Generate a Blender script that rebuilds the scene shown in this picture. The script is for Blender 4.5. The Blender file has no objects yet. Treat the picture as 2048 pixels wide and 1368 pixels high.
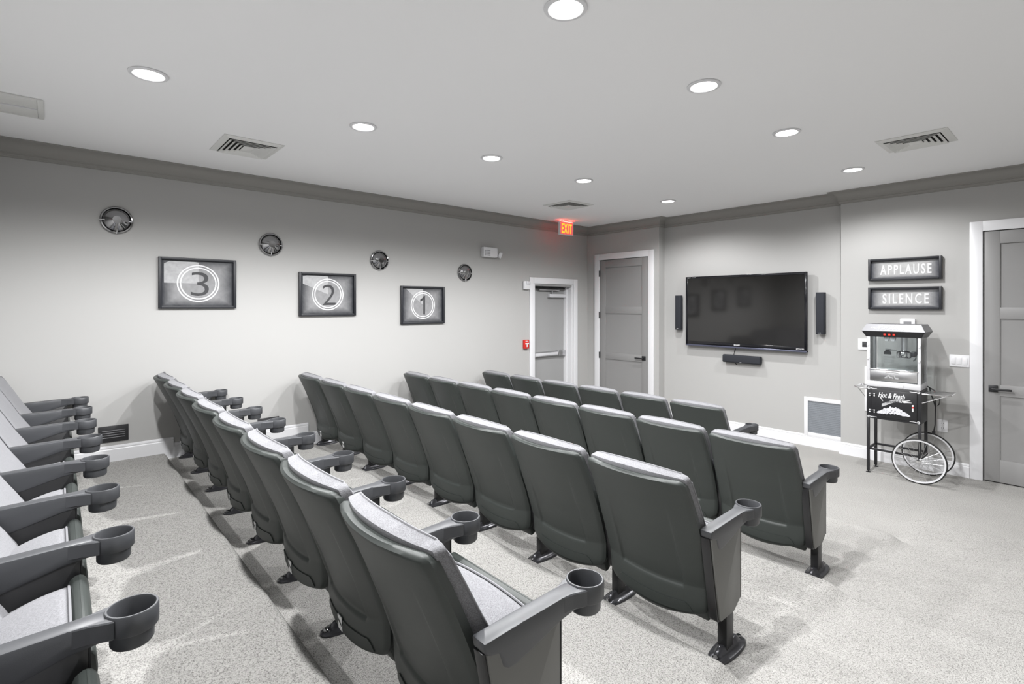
import bpy, bmesh, math, random
from mathutils import Matrix, Vector
random.seed(7)
R = math.radians
scn = bpy.context.scene
COL = scn.collection

# ------------------------------------------------------------------ camera, world, exposure
cam_data = bpy.data.cameras.new('camera'); cam = bpy.data.objects.new('camera', cam_data); COL.objects.link(cam)
cam_data.sensor_width = 36.0; cam_data.lens = 1030.04 / 2048 * 36.0
cam_data.shift_y = -(684 - 611.2) / 2048
cam_data.clip_start = 0.05; cam_data.clip_end = 60
cam.location = (5.698, -6.738, 1.713); cam.rotation_euler = (R(90), 0, R(48.546))
scn.camera = cam
world = bpy.data.worlds.new('world'); scn.world = world; world.use_nodes = True
world.node_tree.nodes['Background'].inputs[0].default_value = (.8, .85, .9, 1)
world.node_tree.nodes['Background'].inputs[1].default_value = 0.03
scn.view_settings.view_transform = 'Standard'; scn.view_settings.look = 'None'
scn.view_settings.exposure = 0.0; scn.view_settings.gamma = 1.0
scn.view_settings.use_curve_mapping = False
LIGHT_W = 150.0           # watts of each recessed lamp
LIGHT_CONE = R(162)

# ------------------------------------------------------------------ materials
def nodes(name):
    m = bpy.data.materials.new(name); m.use_nodes = True
    nt = m.node_tree; b = nt.nodes['Principled BSDF']
    return m, nt, b
def mat(name, col, rough=.5, metal=0.0, noise=0.0, nscale=40.0, bump=0.0, bscale=200.0, spec=.5, coat=0.0):
    m, nt, b = nodes(name)
    b.inputs['Base Color'].default_value = (*col, 1); b.inputs['Roughness'].default_value = rough
    b.inputs['Metallic'].default_value = metal; b.inputs['Specular IOR Level'].default_value = spec
    b.inputs['Coat Weight'].default_value = coat
    tc = nt.nodes.new('ShaderNodeTexCoord')
    if noise:
        n = nt.nodes.new('ShaderNodeTexNoise'); n.inputs['Scale'].default_value = nscale; n.inputs['Detail'].default_value = 3
        nt.links.new(tc.outputs['Object'], n.inputs['Vector'])
        r = nt.nodes.new('ShaderNodeValToRGB')
        r.color_ramp.elements[0].position = .3; r.color_ramp.elements[1].position = .7
        r.color_ramp.elements[0].color = tuple(c * (1 - noise) for c in col) + (1,)
        r.color_ramp.elements[1].color = tuple(min(1, c * (1 + noise)) for c in col) + (1,)
        nt.links.new(n.outputs['Fac'], r.inputs['Fac']); nt.links.new(r.outputs['Color'], b.inputs['Base Color'])
    if bump:
        n2 = nt.nodes.new('ShaderNodeTexNoise'); n2.inputs['Scale'].default_value = bscale; n2.inputs['Detail'].default_value = 2
        nt.links.new(tc.outputs['Object'], n2.inputs['Vector'])
        bp = nt.nodes.new('ShaderNodeBump'); bp.inputs['Strength'].default_value = bump; bp.inputs['Distance'].default_value = .002
        nt.links.new(n2.outputs['Fac'], bp.inputs['Height']); nt.links.new(bp.outputs['Normal'], b.inputs['Normal'])
    return m
def emit(name, col, strength):
    m, nt, b = nodes(name)
    b.inputs['Base Color'].default_value = (*[min(1, c) for c in col], 1)
    b.inputs['Emission Color'].default_value = (*col, 1); b.inputs['Emission Strength'].default_value = strength
    return m
def carpet():
    m, nt, b = nodes('carpet_heather')
    tc = nt.nodes.new('ShaderNodeTexCoord'); L = nt.links.new
    def noise(scale, detail, rough=.6):
        n = nt.nodes.new('ShaderNodeTexNoise'); n.inputs['Scale'].default_value = scale
        n.inputs['Detail'].default_value = detail; n.inputs['Roughness'].default_value = rough
        L(tc.outputs['Object'], n.inputs['Vector']); return n
    n1 = noise(190, 3, .7)
    r1 = nt.nodes.new('ShaderNodeValToRGB'); e = r1.color_ramp.elements
    e[0].position = .33; e[0].color = (.12, .116, .109, 1)
    e[1].position = .60; e[1].color = (.48, .47, .45, 1)
    x = e.new(.46); x.color = (.355, .347, .332, 1)
    L(n1.outputs['Fac'], r1.inputs['Fac'])
    n2 = noise(1.6, 2); r2 = nt.nodes.new('ShaderNodeValToRGB')
    r2.color_ramp.elements[0].position = .3; r2.color_ramp.elements[0].color = (.93, .93, .93, 1)
    r2.color_ramp.elements[1].position = .7; r2.color_ramp.elements[1].color = (1.03, 1.03, 1.03, 1)
    L(n2.outputs['Fac'], r2.inputs['Fac'])
    mx = nt.nodes.new('ShaderNodeMix'); mx.data_type = 'RGBA'; mx.blend_type = 'MULTIPLY'; mx.inputs[0].default_value = 1
    L(r1.outputs['Color'], mx.inputs[6]); L(r2.outputs['Color'], mx.inputs[7]); L(mx.outputs[2], b.inputs['Base Color'])
    b.inputs['Roughness'].default_value = .95; b.inputs['Specular IOR Level'].default_value = .1
    n3 = noise(240, 2); bp = nt.nodes.new('ShaderNodeBump'); bp.inputs['Strength'].default_value = .7; bp.inputs['Distance'].default_value = .006
    L(n3.outputs['Fac'], bp.inputs['Height']); L(bp.outputs['Normal'], b.inputs['Normal'])
    return m
def fabric(name, dark, light):
    m, nt, b = nodes(name); L = nt.links.new
    tc = nt.nodes.new('ShaderNodeTexCoord')
    mp = nt.nodes.new('ShaderNodeMapping'); mp.inputs['Scale'].default_value = (1, .35, 1); L(tc.outputs['Object'], mp.inputs['Vector'])
    n = nt.nodes.new('ShaderNodeTexNoise'); n.inputs['Scale'].default_value = 620; n.inputs['Detail'].default_value = 2; L(mp.outputs['Vector'], n.inputs['Vector'])
    r = nt.nodes.new('ShaderNodeValToRGB'); r.color_ramp.elements[0].position = .35; r.color_ramp.elements[1].position = .62
    r.color_ramp.elements[0].color = (*dark, 1); r.color_ramp.elements[1].color = (*light, 1)
    L(n.outputs['Fac'], r.inputs['Fac']); L(r.outputs['Color'], b.inputs['Base Color'])
    b.inputs['Roughness'].default_value = .9; b.inputs['Specular IOR Level'].default_value = .15
    b.inputs['Sheen Weight'].default_value = .15
    w = nt.nodes.new('ShaderNodeBump'); w.inputs['Strength'].default_value = .35; w.inputs['Distance'].default_value = .002
    L(n.outputs['Fac'], w.inputs['Height']); L(w.outputs['Normal'], b.inputs['Normal'])
    return m
def glass(name, tint=(.95, .97, .97), refl=.9):
    m, nt, b = nodes(name); L = nt.links.new
    out = nt.nodes['Material Output']
    t = nt.nodes.new('ShaderNodeBsdfTransparent'); t.inputs[0].default_value = (*tint, 1)
    g = nt.nodes.new('ShaderNodeBsdfGlossy'); g.inputs['Roughness'].default_value = .02; g.inputs[0].default_value = (refl, refl, refl, 1)
    f = nt.nodes.new('ShaderNodeFresnel'); f.inputs['IOR'].default_value = 1.5
    mx = nt.nodes.new('ShaderNodeMixShader'); L(f.outputs[0], mx.inputs[0]); L(t.outputs[0], mx.inputs[1]); L(g.outputs[0], mx.inputs[2])
    L(mx.outputs[0], out.inputs['Surface']); return m
def vignette(name, centre, edge, hw, hh, soft=.25, noise_amt=.35, grad_scale=9):
    """flat print: pale worn paper, darker towards its printed border"""
    m, nt, b = nodes(name); L = nt.links.new
    tc = nt.nodes.new('ShaderNodeTexCoord'); sp = nt.nodes.new('ShaderNodeSeparateXYZ'); L(tc.outputs['Object'], sp.inputs[0])
    def M(op, a, bb=None, c=None):
        n = nt.nodes.new('ShaderNodeMath'); n.operation = op
        for i, v in enumerate((a, bb, c)):
            if v is None: continue
            if isinstance(v, (int, float)): n.inputs[i].default_value = v
            else: L(v, n.inputs[i])
        return n.outputs[0]
    ax = M('DIVIDE', M('ABSOLUTE', sp.outputs[0]), hw); ay = M('DIVIDE', M('ABSOLUTE', sp.outputs[1]), hh)
    d = M('MAXIMUM', M('POWER', ax, 2.0), M('POWER', ay, 2.0))
    nz = nt.nodes.new('ShaderNodeTexNoise'); nz.inputs['Scale'].default_value = grad_scale; nz.inputs['Detail'].default_value = 6
    nz.inputs['Roughness'].default_value = .65; L(tc.outputs['Object'], nz.inputs['Vector'])
    dd = M('ADD', d, M('MULTIPLY', M('SUBTRACT', nz.outputs['Fac'], .5), noise_amt))
    r = nt.nodes.new('ShaderNodeValToRGB'); e = r.color_ramp.elements
    e[0].position = max(0, .55 - soft); e[0].color = (*centre, 1); e[1].position = .95; e[1].color = (*edge, 1)
    L(dd, r.inputs['Fac'])
    n2 = nt.nodes.new('ShaderNodeTexNoise'); n2.inputs['Scale'].default_value = 26; n2.inputs['Detail'].default_value = 8; L(tc.outputs['Object'], n2.inputs['Vector'])
    r2 = nt.nodes.new('ShaderNodeValToRGB'); r2.color_ramp.elements[0].color = (.72, .72, .72, 1); r2.color_ramp.elements[1].color = (1.15, 1.15, 1.15, 1)
    L(n2.outputs['Fac'], r2.inputs['Fac'])
    mx = nt.nodes.new('ShaderNodeMix'); mx.data_type = 'RGBA'; mx.blend_type = 'MULTIPLY'; mx.inputs[0].default_value = 1
    L(r.outputs['Color'], mx.inputs[6]); L(r2.outputs['Color'], mx.inputs[7]); L(mx.outputs[2], b.inputs['Base Color'])
    b.inputs['Roughness'].default_value = .25
    return m

M = {}
M['wall'] = mat('wall_paint_greige', (.405, .401, .392), .75, bump=.05, bscale=160, spec=.25)
M['wall_back'] = mat('wall_paint_rear', (.42, .418, .412), .8, bump=.05, bscale=160, spec=.2)
M['crown'] = mat('crown_greige_shaded', (.30, .292, .275), .6, spec=.3)  # same paint as the wall, upper-wall shade put into the colour
M['ceiling'] = mat('ceiling_paint_white', (.91, .91, .915), .9, bump=.04, bscale=90, spec=.1)
M['white'] = mat('trim_paint_white', (.72, .72, .735), .35)
M['doorgrey'] = mat('door_paint_grey', (.25, .247, .245), .45, spec=.4)
M['exitdoor'] = mat('exit_door_paint_grey', (.33, .33, .33), .45, spec=.4)
M['carpet'] = carpet()
M['plastic'] = mat('charcoal_plastic', (.036, .042, .039), .46, noise=.10, nscale=500, bump=.12, bscale=900)
M['armplastic'] = mat('armrest_plastic', (.055, .057, .062), .40, bump=.10, bscale=900)
M['metalpanel'] = mat('standard_grey_metal', (.14, .14, .132), .38, metal=.25)
M['leg'] = mat('black_powdercoat', (.018, .018, .019), .35)
M['foot'] = mat('cast_foot_metal', (.06, .06, .066), .25, metal=.5)
M['fabric'] = fabric('heather_grey_fabric', (.15, .15, .158), (.25, .25, .263))
M['pipe'] = mat('piping_fabric', (.20, .20, .21), .8)
M['tag'] = mat('paper_tag', (.75, .75, .75), .6)
M['black'] = mat('black_satin', (.012, .012, .014), .4)
M['blackgloss'] = mat('black_gloss', (.008, .008, .010), .12)
M['frame'] = mat('black_frame_wood', (.013, .014, .018), .45)
M['chrome'] = mat('chrome', (.75, .75, .76), .12, metal=1.0)
M['nickel'] = mat('black_nickel', (.34, .34, .345), .08, metal=1.0)
M['steel'] = mat('brushed_stainless', (.62, .62, .63), .28, metal=1.0)
M['alu'] = mat('white_aluminium', (.72, .72, .74), .35, metal=.3)
M['register'] = mat('black_register', (.02, .02, .022), .45)
M['slot'] = mat('slot_grey', (.22, .22, .23), .5)
M['ventwhite'] = mat('vent_white_metal', (.72, .72, .70), .5)
M['dark'] = mat('duct_shade', (.02, .02, .018), .9)
M['red'] = mat('red_plastic', (.55, .02, .015), .35)
M['redlamp'] = emit('red_switch_lamp', (1.0, .06, .03), 1.6)
M['screen'] = mat('screen_glass', (.008, .0075, .007), .08, spec=.85)
M['tvtrim'] = mat('tv_lower_trim', (.10, .105, .15), .25, metal=.4)
M['spk'] = mat('speaker_cloth', (.018, .02, .026), .85, bump=.3, bscale=900)
M['print_white'] = mat('white_print', (.66, .66, .67), .45)
M['print_dark'] = mat('dark_print', (.028, .028, .031), .55)
M['print_pale'] = mat('pale_print', (.36, .36, .365), .4, noise=.12, nscale=30)
M['print_mid'] = mat('mid_print', (.20, .20, .21), .4, noise=.2, nscale=30)
M['glass'] = glass('clear_glass')
M['rubber'] = mat('tyre_rubber', (.012, .012, .012), .6)
M['grille'] = mat('return_air_mesh', (.20, .215, .235), .5, noise=.05, nscale=60)
M['lens'] = emit('lamp_lens', (1.0, .98, .95), 14.0)

# ------------------------------------------------------------------ helpers
class MB:
    def __init__(s): s.bm = bmesh.new()
    def _v(s, pts): return [s.bm.verts.new(p) for p in pts]
    def box(s, x0, x1, y0, y1, z0, z1, bevel=0.0, seg=2):
        t = bmesh.new()
        v = [t.verts.new(p) for p in ((x0,y0,z0),(x1,y0,z0),(x1,y1,z0),(x0,y1,z0),(x0,y0,z1),(x1,y0,z1),(x1,y1,z1),(x0,y1,z1))]
        for f in ((0,3,2,1),(4,5,6,7),(0,1,5,4),(1,2,6,5),(2,3,7,6),(3,0,4,7)): t.faces.new([v[i] for i in f])
        if bevel: bmesh.ops.bevel(t, geom=list(t.edges), offset=bevel, segments=seg, profile=.5, affect='EDGES')
        s._join(t); return s
    def _join(s, t):
        me = bpy.data.meshes.new('tmp'); t.to_mesh(me); t.free(); s.bm.from_mesh(me); bpy.data.meshes.remove(me)
    def prism(s, poly, axis, a, b, bevel=0.0, seg=2):
        """poly in the two other axes (cyclic order), extruded along axis from a to b"""
        t = bmesh.new()
        def P(p, w):
            if axis == 'x': return (w, p[0], p[1])
            if axis == 'y': return (p[0], w, p[1])
            return (p[0], p[1], w)
        A = [t.verts.new(P(p, a)) for p in poly]; B = [t.verts.new(P(p, b)) for p in poly]
        n = len(poly); t.faces.new(A); t.faces.new(B)
        for i in range(n): t.faces.new((A[i], A[(i+1) % n], B[(i+1) % n], B[i]))
        bmesh.ops.recalc_face_normals(t, faces=list(t.faces))
        if bevel: bmesh.ops.bevel(t, geom=list(t.edges), offset=bevel, segments=seg, profile=.5, affect='EDGES')
        s._join(t); return s
    def lathe(s, prof, axis='z', c=(0,0,0), n=32, closed=False):
        rings = []
        for r, h in prof:
            ring = []
            for i in range(n):
                a = 2*math.pi*i/n; u, w = r*math.cos(a), r*math.sin(a)
                p = (u, w, h) if axis == 'z' else ((h, u, w) if axis == 'x' else (u, h, w))
                ring.append(s.bm.verts.new((c[0]+p[0], c[1]+p[1], c[2]+p[2])))
            rings.append(ring)
        m = len(rings)
        fs = []
        for k in range(m if closed else m-1):
            A, B = rings[k], rings[(k+1) % m]
            for i in range(n): fs.append(s.bm.faces.new((A[i], A[(i+1) % n], B[(i+1) % n], B[i])))
        if not closed:
            fs.append(s.bm.faces.new(rings[0])); fs.append(s.bm.faces.new(rings[-1]))
        bmesh.ops.recalc_face_normals(s.bm, faces=fs); return s
    def tube(s, pts, r, n=8, closed=False, caps=True):
        P = [Vector(p) for p in pts]; m = len(P); rings = []; fs = []
        up = Vector((0, 0, 1))
        for i in range(m):
            a = P[(i-1) % m] if (closed or i > 0) else P[i]; b = P[(i+1) % m] if (closed or i < m-1) else P[i]
            d = (b - a).normalized()
            ref = up if abs(d.dot(up)) < .95 else Vector((1, 0, 0))
            x = d.cross(ref).normalized(); y = d.cross(x).normalized()
            rr = r[i] if isinstance(r, (list, tuple)) else r
            rings.append([s.bm.verts.new(P[i] + x*rr*math.cos(2*math.pi*k/n) + y*rr*math.sin(2*math.pi*k/n)) for k in range(n)])
        for i in range(m if closed else m-1):
            A, B = rings[i], rings[(i+1) % m]
            for k in range(n): fs.append(s.bm.faces.new((A[k], A[(k+1) % n], B[(k+1) % n], B[k])))
        if caps and not closed: fs.append(s.bm.faces.new(rings[0])); fs.append(s.bm.faces.new(rings[-1]))
        bmesh.ops.recalc_face_normals(s.bm, faces=fs); return s
    def poly(s, pts):
        s.bm.faces.new(s._v(pts)); return s
    def text(s, txt, cx, cy, w, h, z0, z1, bold=.0, shear=0.0, spacing=1.0, arc=0.0):
        cu = bpy.data.curves.new('t', 'FONT'); cu.body = txt; cu.size = 1; cu.align_x = 'CENTER'; cu.extrude = .5
        cu.offset = bold; cu.shear = shear; cu.space_character = spacing; cu.resolution_u = 4
        ob = bpy.data.objects.new('t', cu); COL.objects.link(ob)
        bpy.context.view_layer.update()
        me = bpy.data.meshes.new_from_object(ob.evaluated_get(bpy.context.evaluated_depsgraph_get()))
        bpy.data.objects.remove(ob); bpy.data.curves.remove(cu)
        xs = [v.co.x for v in me.vertices]; ys = [v.co.y for v in me.vertices]
        x0, x1, y0, y1 = min(xs), max(xs), min(ys), max(ys)
        for v in me.vertices:
            x = (v.co.x - (x0+x1)/2) / (x1-x0) * w; y = (v.co.y - (y0+y1)/2) / (y1-y0) * h
            v.co = (cx + x, cy + y + arc*(1-(2*x/w)**2), z0 + (v.co.z + .5) * (z1 - z0))
        s.bm.from_mesh(me); bpy.data.meshes.remove(me); return s
    def mesh(s, name, m, smooth=True, angle=35):
        bmesh.ops.recalc_face_normals(s.bm, faces=list(s.bm.faces))
        me = bpy.data.meshes.new(name); s.bm.to_mesh(me); s.bm.free()
        if smooth:
            for p in me.polygons: p.use_smooth = True
            me.set_sharp_from_angle(angle=R(angle))
        me.materials.append(m); return me
    def obj(s, name, m, parent=None, smooth=True, angle=35):
        return link(name, s.mesh(name, m, smooth, angle), parent)
def link(name, me, parent=None, loc=None):
    o = bpy.data.objects.new(name, me); COL.objects.link(o)
    if parent: o.parent = parent
    if loc: o.location = loc
    return o
def tag(o, label, cat, group=None):
    o['label'] = label; o['category'] = cat
    if group: o['group'] = group
    return o
def thing(name, label, cat, loc=(0,0,0), group=None, rot=None):
    o = bpy.data.objects.new(name, None); COL.objects.link(o); o.empty_display_size = .1
    if rot is None: o.location = loc
    else: o.matrix_world = Matrix.Translation(loc) @ rot
    return tag(o, label, cat, group)
def struct(o): o['kind'] = 'structure'; return o
def sempty(name, loc, rot=None):
    o = bpy.data.objects.new(name, None); COL.objects.link(o); o.empty_display_size = .1
    o.matrix_world = Matrix.Translation(loc) @ (rot or Matrix())
    return struct(o)
def copy_tree(o, parent=None):
    c = o.copy(); COL.objects.link(c); c.parent = parent
    for ch in o.children: copy_tree(ch, c)
    return c
# wall frames: local x to the right, y up, z out of the wall
LEFT = Matrix(((0,0,1,0),(1,0,0,0),(0,1,0,0),(0,0,0,1)))
FRONT = Matrix(((1,0,0,0),(0,0,-1,0),(0,1,0,0),(0,0,0,1)))
DOWN = Matrix(((1,0,0,0),(0,-1,0,0),(0,0,-1,0),(0,0,0,1)))   # hanging from the ceiling: z points down

# ------------------------------------------------------------------ room
H = 3.024; XR = 7.2; YB = -7.62
LV = [.35, .296, .187, .09, 0.0]                 # platform levels, rear to front
EDGE = [-5.985, -4.745, -3.520, -2.27]           # step noses between them
TVY, PY = .149, .062
XA_, XB_ = 1.385, 3.75

def step_prof():
    P = [(YB - .1, LV[0])]
    for k, e in enumerate(EDGE):
        a, b = LV[k], LV[k+1]
        P += [(e-.022, a), (e-.012, a-.003), (e-.004, a-.011), (e, a-.022), (e+.003, b+.01), (e+.006, b)]
    P += [(0.3, 0.0)]
    return P
def interp(P, y):
    if y <= P[0][0]: return P[0][1]
    for (a, za), (b, zb) in zip(P, P[1:]):
        if y <= b: return za + (zb-za)*(y-a)/(b-a)
    return P[-1][1]
SP = step_prof()
RAMP = [(YB-.1, .35), (-6.7, .35), (-5.985, .313), (-4.745, .236), (-3.515, .138), (-2.27, .042), (-1.5, 0), (.3, 0)]
def floor_z(x, y):
    t = min(1, max(0, (x - 4.705) / .13)); t = t*t*(3-2*t)
    return (1-t)*interp(SP, y) + t*interp(RAMP, y)
ys = sorted(set([p[0] for p in SP] + [p[0] for p in RAMP] + [(e - d) for e in EDGE for d in (.2, .1, .05, -.05, -.1, -.2)]))
xs = [-.3, 0, 2.3, 4.6, 4.705] + [4.705 + .13*i/8 for i in range(1, 9)] + [5.4, XR+.1]
fb = MB()
grid = [[fb.bm.verts.new((x, y, floor_z(x, y))) for x in xs] for y in ys]
for j in range(len(ys)-1):
    for i in range(len(xs)-1): fb.bm.faces.new((grid[j][i], grid[j][i+1], grid[j+1][i+1], grid[j+1][i]))
low = [[fb.bm.verts.new((x, y, -.1)) for x in (xs[0], xs[-1])] for y in (ys[0], ys[-1])]
fb.bm.faces.new((low[0][0], low[1][0], low[1][1], low[0][1]))
floor = struct(fb.obj('floor', M['carpet'], angle=50))

def wall_slab(name, u0, u1, z0, z1, holes, place, m):
    """slab with rectangular openings; place(u, d, z) -> xyz, d from 0 (face) to 1 (back)"""
    us = sorted(set([u0, u1] + [h[i] for h in holes for i in (0, 1)])); zs = sorted(set([z0, z1] + [h[i] for h in holes for i in (2, 3)]))
    b = MB(); fs = {}
    def solid(i, j):
        if not (0 <= i < len(us)-1 and 0 <= j < len(zs)-1): return False
        cu, cz = (us[i]+us[i+1])/2, (zs[j]+zs[j+1])/2
        return not any(h[0] < cu < h[1] and h[2] < cz < h[3] for h in holes)
    V = {}
    def v(i, j, d):
        if (i, j, d) not in V: V[i, j, d] = b.bm.verts.new(place(us[i], d, zs[j]))
        return V[i, j, d]
    for i in range(len(us)-1):
        for j in range(len(zs)-1):
            if not solid(i, j): continue
            for d in (0, 1): b.bm.faces.new((v(i,j,d), v(i+1,j,d), v(i+1,j+1,d), v(i,j+1,d)))
            if not solid(i-1, j): b.bm.faces.new((v(i,j,0), v(i,j+1,0), v(i,j+1,1), v(i,j,1)))
            if not solid(i+1, j): b.bm.faces.new((v(i+1,j,0), v(i+1,j+1,0), v(i+1,j+1,1), v(i+1,j,1)))
            if not solid(i, j-1): b.bm.faces.new((v(i,j,0), v(i+1,j,0), v(i+1,j,1), v(i,j,1)))
            if not solid(i, j+1): b.bm.faces.new((v(i,j+1,0), v(i+1,j+1,0), v(i+1,j+1,1), v(i,j+1,1)))
    return struct(b.obj(name, m, smooth=False))
D1 = (-1.262, -.365, -.1, 2.05)      # exit door opening in the left wall
D2 = (.268, 1.207, -.1, 2.462)       # tall door left of the screen
D3 = (4.972, 5.888, -.1, 2.442)      # tall door right of the popcorn cart
wall_slab('wall_left', YB-.1, .25, -.1, H, [D1], lambda u, d, z: (-.22*d, u, z), M['wall'])
wall_slab('wall_front_left', 0, XA_, -.1, H, [D2], lambda u, d, z: (u, .25*d, z), M['wall'])
wall_slab('wall_front', XA_, XB_, -.1, H, [], lambda u, d, z: (u, TVY + .1*d, z), M['wall'])
wall_slab('wall_front_right', XB_, XR, -.1, H, [D3], lambda u, d, z: (u, PY + .188*d, z), M['wall'])
wall_slab('wall_right', YB-.1, .25, -.1, H, [], lambda u, d, z: (XR + .1*d, u, z), M['wall'])
wall_slab('wall_back', 0, XR, -.1, H, [], lambda u, d, z: (u, YB - .1*d, z), M['wall_back'])
struct(MB().box(-.22, XR+.1, YB-.1, .25, H, H+.1).obj('ceiling', M['ceiling'], smooth=False))

def sweep(path, prof, closed=False):
    """prof: list of (offset into the room, z); path runs with the room on its right"""
    b = MB(); n = len(path); rings = []
    for i in range(n):
        p = Vector(path[i]); nrm = []
        for a, c in ((i-1, i), (i, i+1)):
            if 0 <= a and c < n:
                d = (Vector(path[c]) - Vector(path[a])).normalized(); nrm.append(Vector((d.y, -d.x)))
        if len(nrm) == 1: off = nrm[0]
        else:
            off = (nrm[0] + nrm[1]); off = off / (1 + nrm[0].dot(nrm[1]))
        rings.append([b.bm.verts.new((p.x + off.x*o, p.y + off.y*o, z)) for o, z in prof])
    m = len(prof)
    for i in range(n-1):
        for k in range(m): b.bm.faces.new((rings[i][k], rings[i][(k+1) % m], rings[i+1][(k+1) % m], rings[i+1][k]))
    b.bm.faces.new(rings[0]); b.bm.faces.new(rings[-1])
    return b
def cove(n=7):
    out = []
    for i in range(n+1):
        a = math.pi/2*i/n
        out.append((.093 - .068*math.sin(a), H - .016 - .072*(1-math.cos(a))))
    return out
CROWN = [(0, H-.0005), (.113, H-.0005), (.113, H-.010), (.100, H-.014)] + cove() + [(.025, H-.098), (.019, H-.102), (.019, H-.108), (.023, H-.112), (.021, H-.120), (.012, H-.124), (.012, H-.134), (0, H-.138)]
path_all = [(0, YB), (0, 0), (XA_, 0), (XA_, TVY), (XB_, TVY), (XB_, PY), (XR, PY), (XR, YB)]
struct(sweep(path_all, CROWN).obj('trim_1', M['crown'], angle=28))
def base_prof(z, zb=None, h=.138):
    zb = z - .02 if zb is None else zb
    return [(0, zb), (.017, zb), (.017, z+h-.034), (.013, z+h-.028), (.013, z+h-.022), (.015, z+h-.018), (.012, z+h-.006), (.006, z+h), (0, z+h)]
# left wall: one length per platform, each running past the nose down to the next level
starts = [YB] + [e + .062 for e in EDGE]
for k in range(5):
    y0 = starts[k]; y1 = starts[k+1] if k < 4 else -1.372
    if k < 4:
        b = sweep([(0, y0), (0, EDGE[k] + .004)], base_prof(LV[k]))
        b2 = sweep([(0, EDGE[k] + .004), (0, y1)], base_prof(LV[k], LV[k+1] - .02))
        me = bpy.data.meshes.new('t'); b2.bm.to_mesh(me); b.bm.from_mesh(me); bpy.data.meshes.remove(me)
    else: b = sweep([(0, y0), (0, y1)], base_prof(LV[k]))
    struct(b.obj('baseboard_left' if k == 0 else 'baseboard_left.%03d' % k, M['white'], angle=25))
struct(sweep([(0, -.262), (0, 0), (.162, 0)], base_prof(0)).obj('baseboard_corner', M['white'], angle=25))
struct(sweep([(1.312, 0), (XA_, 0), (XA_, TVY), (XB_, TVY), (XB_, PY), (4.872, PY)], base_prof(0)).obj('baseboard_front', M['white'], angle=25))
struct(sweep([(5.99, PY), (XR, PY)], base_prof(0)).obj('baseboard_front_right', M['white'], angle=25))

# ------------------------------------------------------------------ doors
def lever(parent, x, y, direction, z0):
    h = MB().box(x-.033, x+.033, y-.033, y+.033, z0, z0+.010, .002).obj('lever_handle', M['black'], parent)
    MB().tube([(x, y, z0+.006), (x, y, z0+.046)], .011, 12).obj('spindle', M['black'], h)
    MB().box(min(x-.01*direction, x+.135*direction), max(x-.01*direction, x+.135*direction), y-.011, y+.009, z0+.042, z0+.056, .004).obj('lever', M['black'], h)
def casing(parent, w0, w1, top, cw, bottom=0.0, t=.021):
    """flat white casing around an opening w0..w1 (local x), up to top"""
    MB().box(w0-cw, w0-.004, bottom, top+cw, .001, t, .002).obj('casing', M['white'], parent)
    MB().box(w1+.004, w1+cw, bottom, top+cw, .001, t, .002).obj('casing', M['white'], parent)
    MB().box(w0-.004, w1+.004, top+.003, top+cw, .001, t, .002).obj('casing', M['white'], parent)
def shaker_door(name, x0, x1, top, y, hinge_side, label):
    d = sempty(name, (0, y, 0), FRONT); d['label'] = label
    casing(d, x0, x1, top, .1)
    g = .005; a, b = x0+g, x1-g; t = top-g; zf, zp = .004, -.008; zb = -.036; s = .113
    MB().box(a, a+s, .012, t, zb, zf, .0015).obj('stile', M['doorgrey'], d)
    MB().box(b-s, b, .012, t, zb, zf, .0015).obj('stile', M['doorgrey'], d)
    rails = [(.012, .227), (.843, .949), (1.585, 1.695), (t-.122, t)]
    for r0, r1 in rails: MB().box(a+s, b-s, r0, r1, zb, zf, .0015).obj('rail', M['doorgrey'], d)
    for (l0, l1), (h0, h1) in zip(rails, rails[1:]): MB().box(a+s, b-s, l1, h0, zb+.006, zp).obj('panel', M['doorgrey'], d, smooth=False)
    hx = x0 - .004 if hinge_side < 0 else x1 + .004
    if hinge_side:
        for hz in (2.24, 1.56, .90, .24):
            MB().tube([(hx+.003, hz-.05, .012), (hx+.003, hz+.05, .012)], .0125, 10).obj('hinge', M['black'], d)
    return d
d2 = shaker_door('door_2', .271, 1.204, 2.459, 0, -1, 'tall grey three-panel door beside the screen wall')
lever(d2, 1.125, .905, -1, .004)
d3 = shaker_door('door_3', 4.975, 5.885, 2.439, PY, 0, 'tall grey three-panel door right of the popcorn cart')
lever(d3, 5.045, .909, 1, .004)
d1 = sempty('door_1', (0, 0, 0), LEFT); d1['label'] = 'recessed grey exit door with panic bar in the left wall'
casing(d1, -1.262, -.365, 2.05, .095)
for u0, u1 in ((-1.262, -1.232), (-.395, -.365)): MB().box(u0, u1, .0, 2.05, -.215, -.001, .001).obj('jamb', M['white'], d1)
MB().box(-.415, -.395, .0, 2.03, -.215, -.10, .002).obj('door_stop', M['white'], d1)
MB().box(-1.232, -1.212, .0, 2.03, -.215, -.10, .002).obj('door_stop', M['white'], d1)
MB().box(-1.232, -.395, 2.02, 2.05, -.215, -.001, .001).obj('jamb', M['exitdoor'], d1)
MB().box(-1.211, -.416, .008, 2.012, -.205, -.165, .002).obj('leaf', M['exitdoor'], d1)
p = MB().box(-1.19, -.46, .90, .975, -.163, -.105, .006).obj('panic_bar', M['steel'], d1)
MB().box(-.60, -.44, .895, .985, -.164, -.095, .006).obj('latch_case', M['steel'], p)
MB().box(-1.14, -.62, .915, .960, -.106, -.088, .004).obj('push_pad', M['alu'], p)
c = MB().box(-.80, -.43, 1.845, 1.90, -.163, -.105, .004).obj('door_closer', M['alu'], d1)
MB().tube([(-.72, 1.90, -.13), (-.72, 1.955, -.13)], .012, 10).obj('pivot', M['steel'], c)
MB().box(-1.02, -.56, 1.952, 1.972, -.140, -.115, .003).obj('closer_arm', M['steel'], c)
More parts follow.
